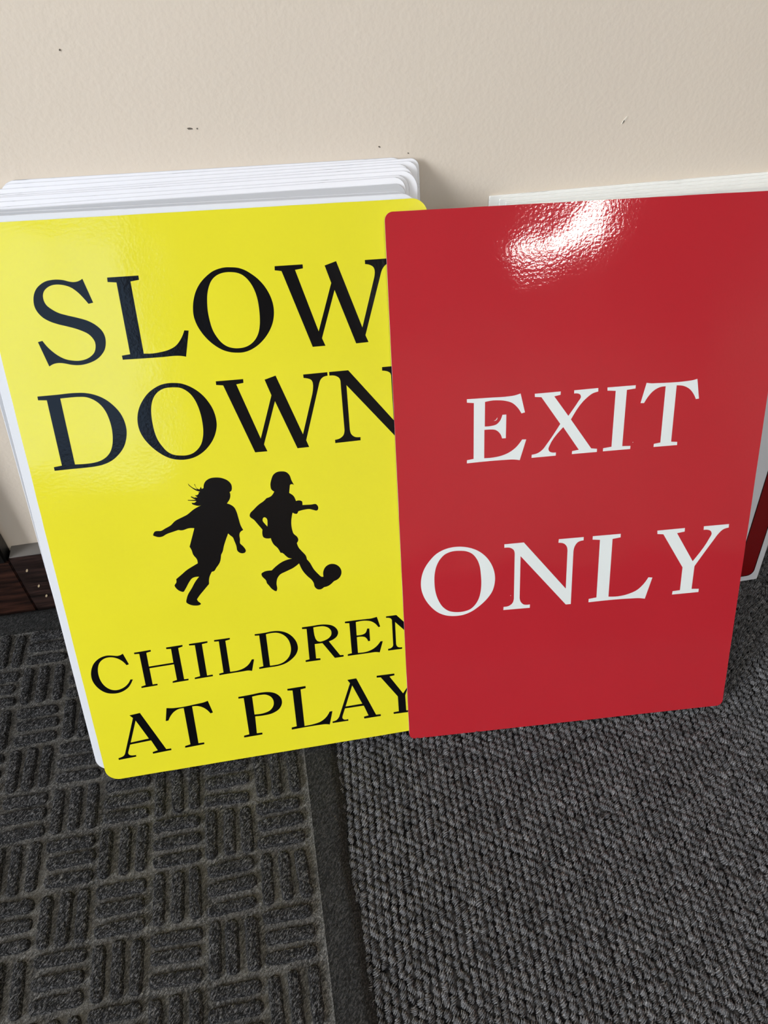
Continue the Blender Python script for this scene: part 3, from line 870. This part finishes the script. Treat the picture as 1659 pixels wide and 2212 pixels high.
    "132.2,267.4~ 136.8,266.1~ 140.4,263.6~ 142.3,260.4~ 142.4,257.5~ 141.6,255.2~ 140.2,254.4 140.5,252.2~ 139.8,249.3~ 136.9,245.3 139.1,244.2~ 142.0,241.4~ 143.2,238.0~ 144.1,232.0~ 145.2,224.9~ 146.5,221.4 143.8,219.7~ 143.0,217.6~ 143.0,213.4~ 142.5,210.4~ 144.7,207.3~ 146.1,202.5~ 145.1,201.5~ 142.0,201.6~ 139.8,203.7~ 139.4,208.3~ 138.3,213.4~ 137.6,216.2~ 135.7,218.3~ 134.5,220.0 129.5,209.1~ 128.1,205.0~ 126.5,202.4 124.6,195.9~ 120.9,191.1~ 119.2,188.9~ 117.2,188.5 114.6,183.8~ 113.5,178.0 108.3,172.7~ 104.3,168.5~ 102.0,165.6 102.7,163.5~ 104.6,161.0~ 103.6,160.2~ 100.8,160.0~ 95.0,162.2~ 93.3,164.0~ 94.0,167.2~ 95.4,170.5~ 99.3,176.0~ 103.6,182.3~ 106.7,185.6 103.6,185.8~ 100.9,184.9~ 98.6,182.4~ 94.3,176.1~ 92.4,173.9~ 90.3,174.8~ 87.0,178.8~ 86.5,180.7~ 88.3,183.0~ 88.7,186.1 93.1,189.2~ 98.0,192.8~ 102.8,195.3~ 107.4,197.5 107.4,200.5~ 104.9,205.8~ 104.4,209.5~ 103.3,212.7 109.3,227.9 105.7,228.4~ 99.1,227.4~ 97.1,228.0 93.2,227.1~ 87.6,225.7~ 84.2,224.1~ 82.0,223.9~ 77.4,225.9 78.8,228.7~ 80.2,229.3~ 83.6,228.9~ 87.3,230.5~ 91.9,232.6~ 95.9,235.9~ 100.2,237.7~ 105.3,239.7~ 111.2,243.6~ 117.5,246.4 115.3,246.0~ 113.5,246.5~ 110.8,247.9 110.4,249.3 112.5,248.9~ 114.2,250.1 107.9,251.3 107.9,251.8 113.9,251.1 110.5,253.9 110.9,254.5 113.9,252.6 111.9,255.0 113.2,253.6~ 115.5,253.0 113.6,255.1 115.5,254.9~ 117.1,256.5 116.4,256.9 118.0,257.4 114.6,259.2~ 111.9,261.9~ 110.3,263.9~ 110.1,265.2 111.5,263.1~ 113.8,260.9~ 116.1,259.5 114.6,263.9 115.1,264.1 116.8,259.8~ 118.1,259.4 119.2,261.4 119.7,259.5 121.1,260.1 121.7,262.8~ 123.5,265.5~ 126.3,267.1~",
  ]),
  ('boy', [
    "181.6,266.6~ 185.3,265.6~ 187.7,262.7~ 188.7,258.5~ 190.4,254.2 188.8,255.1~ 187.4,254.9~ 186.8,252.6~ 185.9,248.0 188.7,245.6~ 190.5,240.6 192.6,240.9~ 195.3,239.7~ 195.4,238.2~ 195.3,236.6 202.2,236.1~ 206.1,236.0~ 207.6,233.4~ 207.1,231.0~ 205.9,230.4~ 204.0,231.1~ 200.2,232.5~ 196.8,232.5~ 191.4,231.7 190.1,229.7~ 189.3,229.7~ 186.8,231.1 184.9,223.0~ 184.9,216.9~ 185.8,212.8~ 188.4,209.6~ 189.0,206.8~ 187.5,204.3 188.5,200.3~ 191.5,195.5~ 193.7,192.0~ 194.2,188.7 196.0,185.9~ 199.1,178.7~ 202.7,173.4~ 204.8,171.0~ 206.3,170.9 206.7,176.0~ 209.1,179.9~ 212.7,181.6~ 216.2,181.2~ 219.5,179.0~ 221.6,174.8~ 221.2,170.6~ 218.6,167.1~ 214.6,165.4 211.7,162.9~ 209.3,161.6~ 206.0,161.1 203.2,159.5~ 200.3,160.0~ 198.2,162.6~ 197.7,166.3~ 196.5,169.1~ 193.3,173.1~ 189.8,178.8~ 187.5,185.9 182.7,182.7~ 176.2,180.2~ 170.7,177.8~ 168.8,175.5~ 167.2,169.9~ 167.2,165.0~ 166.3,163.3~ 163.6,165.2~ 160.4,170.3~ 159.5,171.7~ 159.2,174.0~ 156.1,179.6~ 156.2,181.2~ 157.5,182.1~ 164.7,182.8 169.4,186.6~ 174.3,189.4~ 179.0,190.7~ 182.2,191.1 179.7,191.9~ 177.1,194.6~ 175.1,197.1~ 173.5,197.5 171.7,202.0~ 168.8,205.8~ 167.7,208.8~ 167.2,211.4 163.8,211.6~ 161.5,213.0~ 161.0,215.2~ 161.5,219.7 158.7,224.3~ 155.9,228.9~ 153.0,232.3~ 153.3,234.1~ 157.0,237.8~ 161.3,241.4~ 165.4,243.8~ 167.8,245.9 171.2,246.9~ 174.4,250.6 172.4,252.6~ 172.0,255.0~ 173.4,261.2~ 175.4,264.7~ 178.3,266.4~",
    "163.0,229.2~ 164.0,230.1~ 166.1,228.5~ 166.2,225.5~ 165.7,221.8 163.7,224.9~ 162.6,227.1~",
  ]),
]
RED_ART = [
  ('E', [
    "57.5,319.3 75.4,319.2~ 90.3,319.1~ 95.3,319.5~ 100.1,320.7 103.9,305.3 101.1,304.7 98.0,309.5~ 93.5,313.7~ 87.9,315.8~ 82.9,316.6~ 77.3,316.8~ 71.8,316.1 71.6,296.3 77.4,296.4~ 81.1,297.3~ 83.6,299.6~ 85.8,304.7 88.9,304.7 88.7,285.4 85.7,285.4 84.4,288.9~ 82.4,291.4~ 79.9,293.0~ 76.7,293.5~ 71.3,293.6 71.1,270.0 78.1,270.0~ 84.5,270.8~ 90.9,272.9~ 96.6,276.6~ 102.1,283.2 105.4,283.0 100.4,266.0 94.8,267.0~ 88.4,267.2~ 57.0,266.9 57.1,269.5 62.5,270.2 63.0,315.9 57.5,316.6",
  ]),
  ('X', [
    "111.5,319.6 132.3,319.9 132.2,317.3 127.2,316.4 139.3,299.7 147.1,311.1~ 148.9,314.1~ 148.1,316.4~ 146.2,317.3~ 143.2,317.5 143.2,320.0 162.6,320.4 162.7,317.6 158.3,316.5~ 154.0,313.6~ 141.5,296.6 159.6,271.0 164.5,270.3 164.5,267.6 143.6,267.5 143.8,270.0 149.3,270.7 135.5,290.8 124.6,275.9~ 123.9,273.7~ 124.8,271.3~ 126.7,270.3~ 130.3,270.0 130.2,267.3 110.1,267.1 110.3,269.7 114.8,270.5~ 119.2,273.4~ 122.3,277.4~ 133.0,293.6 116.9,316.5 111.6,317.1",
  ]),
  ('I', [
    "170.1,320.3 193.1,320.4 193.1,317.8 186.1,317.2 185.6,270.8 192.6,270.4 192.5,267.8 169.6,267.7 169.7,270.3 176.6,271.0 177.0,317.1 170.2,317.8",
  ]),
  ('T', [
    "201.9,321.7 205.8,321.0~ 210.3,320.8~ 236.0,320.7~ 239.8,321.0~ 243.6,321.8 246.7,305.7 244.2,305.4 241.7,309.9~ 238.0,314.1~ 233.2,316.8~ 226.9,317.9 226.9,271.2 232.2,270.6 232.3,267.9 212.3,267.9 212.4,270.5 217.8,271.2 217.9,317.8 213.2,317.4~ 208.2,314.9~ 204.1,310.5~ 201.1,305.4 198.2,305.6",
  ]),
  ('O', [
    "49.7,193.7~ 57.6,192.1~ 65.1,188.7~ 71.8,183.0~ 77.3,174.6~ 80.2,165.4~ 80.4,156.9~ 78.3,148.5~ 73.5,141.3~ 66.6,134.8~ 58.8,129.8~ 51.8,127.6~ 44.4,127.4~ 37.1,128.8~ 30.3,132.4~ 23.6,139.5~ 18.7,148.1~ 16.3,157.0~ 16.4,165.4~ 18.9,174.5~ 24.0,182.7~ 30.8,189.3~ 38.4,192.7~ 44.2,193.7~",
    "50.0,189.9~ 55.9,188.8~ 60.9,185.9~ 64.6,180.9~ 67.1,174.2~ 68.2,165.7~ 68.6,157.2~ 67.9,148.7~ 66.2,142.1~ 63.1,136.6~ 58.8,132.7~ 53.6,131.1~ 45.8,131.1~ 39.8,132.9~ 34.7,137.3~ 31.0,144.0~ 28.6,152.3~ 27.8,161.4~ 28.3,170.7~ 30.1,177.9~ 33.2,183.6~ 37.5,187.8~ 42.5,189.7~",
  ]),
  ('N', [
    "88.5,192.1 105.3,192.2 143.8,144.0 143.8,180.5 143.0,184.7~ 140.5,187.7~ 137.9,188.7~ 135.5,189.0 135.7,192.3 157.5,192.2 157.5,189.2 152.5,187.9~ 149.7,183.6~ 149.0,179.0 149.0,128.1 144.5,128.1 102.7,179.7 102.6,139.2 103.6,135.2~ 105.9,132.5~ 112.0,131.6 111.9,128.3 88.2,128.6 88.4,131.7 92.7,132.0~ 96.2,134.5~ 97.5,138.8 97.6,182.7 96.7,186.0~ 94.2,188.1~ 88.5,188.9",
  ]),
  ('L', [
    "165.5,192.2 190.1,192.1 190.1,188.8 183.1,188.0 183.1,131.8 191.7,131.2~ 200.5,132.4~ 209.2,135.9~ 214.6,141.2~ 218.5,147.4 222.1,146.8 216.9,126.2 211.7,127.3~ 204.5,127.8~ 165.1,128.1 165.2,131.4 172.2,132.2 172.0,188.2 165.4,189.1",
  ]),
  ('Y', [
    "222.6,192.0 247.1,192.1 247.2,188.8 240.5,187.9 257.7,159.2 270.6,180.4~ 272.1,184.4~ 270.7,187.3~ 268.4,188.4~ 264.3,188.8 264.2,192.1 286.8,192.1 286.9,188.8 282.1,187.6~ 278.2,183.8~ 274.5,178.1~ 259.9,154.2 259.7,131.6 266.5,130.9 266.5,127.7 242.0,127.7 242.2,131.0 249.0,131.4 249.0,154.1 228.3,188.0 222.9,188.8",
  ]),
]
printed_sign('warning_sign', 'YEL', 'glossy yellow sign reading slow down children at play, leaning on the left stack', 'yellow', 'panel', YELLOW_ART, 'black', 'ink')
red_sign = printed_sign('exit_sign', 'RED', 'glossy red sign with white lettering exit only, leaning on the right', 'red', 'panel', RED_ART, 'white_letter', 'white_letter')

for path in ('78.8,300.3 81.0,300.8~ 81.9,302.7 81.5,302.6 80.6,301.2~', '194.1,273.1 194.7,273.1 194.6,273.6 194.2,273.5', '94.3,142.0 94.8,142.1 94.8,142.6 94.4,142.5'):
    obj('scratch', flat_shape('scratch', [catmull(path)], 0, 0.00004), M['white_letter'], red_sign)

# small white sign with a black-lined red border, mostly hidden behind the red sign
bl, e, u, w, h, r = ROWS['S']
root = tag(link(bpy.data.objects.new('bordered_sign', None)), 'white sign with a dark red border band peeking out right of the exit sign', 'sign')
root.matrix_world = frame_matrix(bl, e, u)
obj('panel', prism(round_rect(0, 0, w, h, 0.002), -0.0015, 0, 'panel'), M['panel'], root)
def ring(name, inset, width, rad, z0, z1, m):
    a = round_rect(inset, inset, w - inset, h - inset, rad)
    i2 = inset + width
    b = round_rect(i2, i2, w - i2, h - i2, max(0.0008, rad - width))
    obj(name, flat_shape(name, [a, b], z0, z1), M[m], root)
ring('outline', 0.0066, 0.0010, 0.0075, 0.0, 0.00008, 'black')
ring('border_band', 0.0076, 0.0198, 0.0066, 0.0, 0.00008, 'dark_red')
ring('outline', 0.0274, 0.0010, 0.0020, 0.0, 0.00008, 'black')
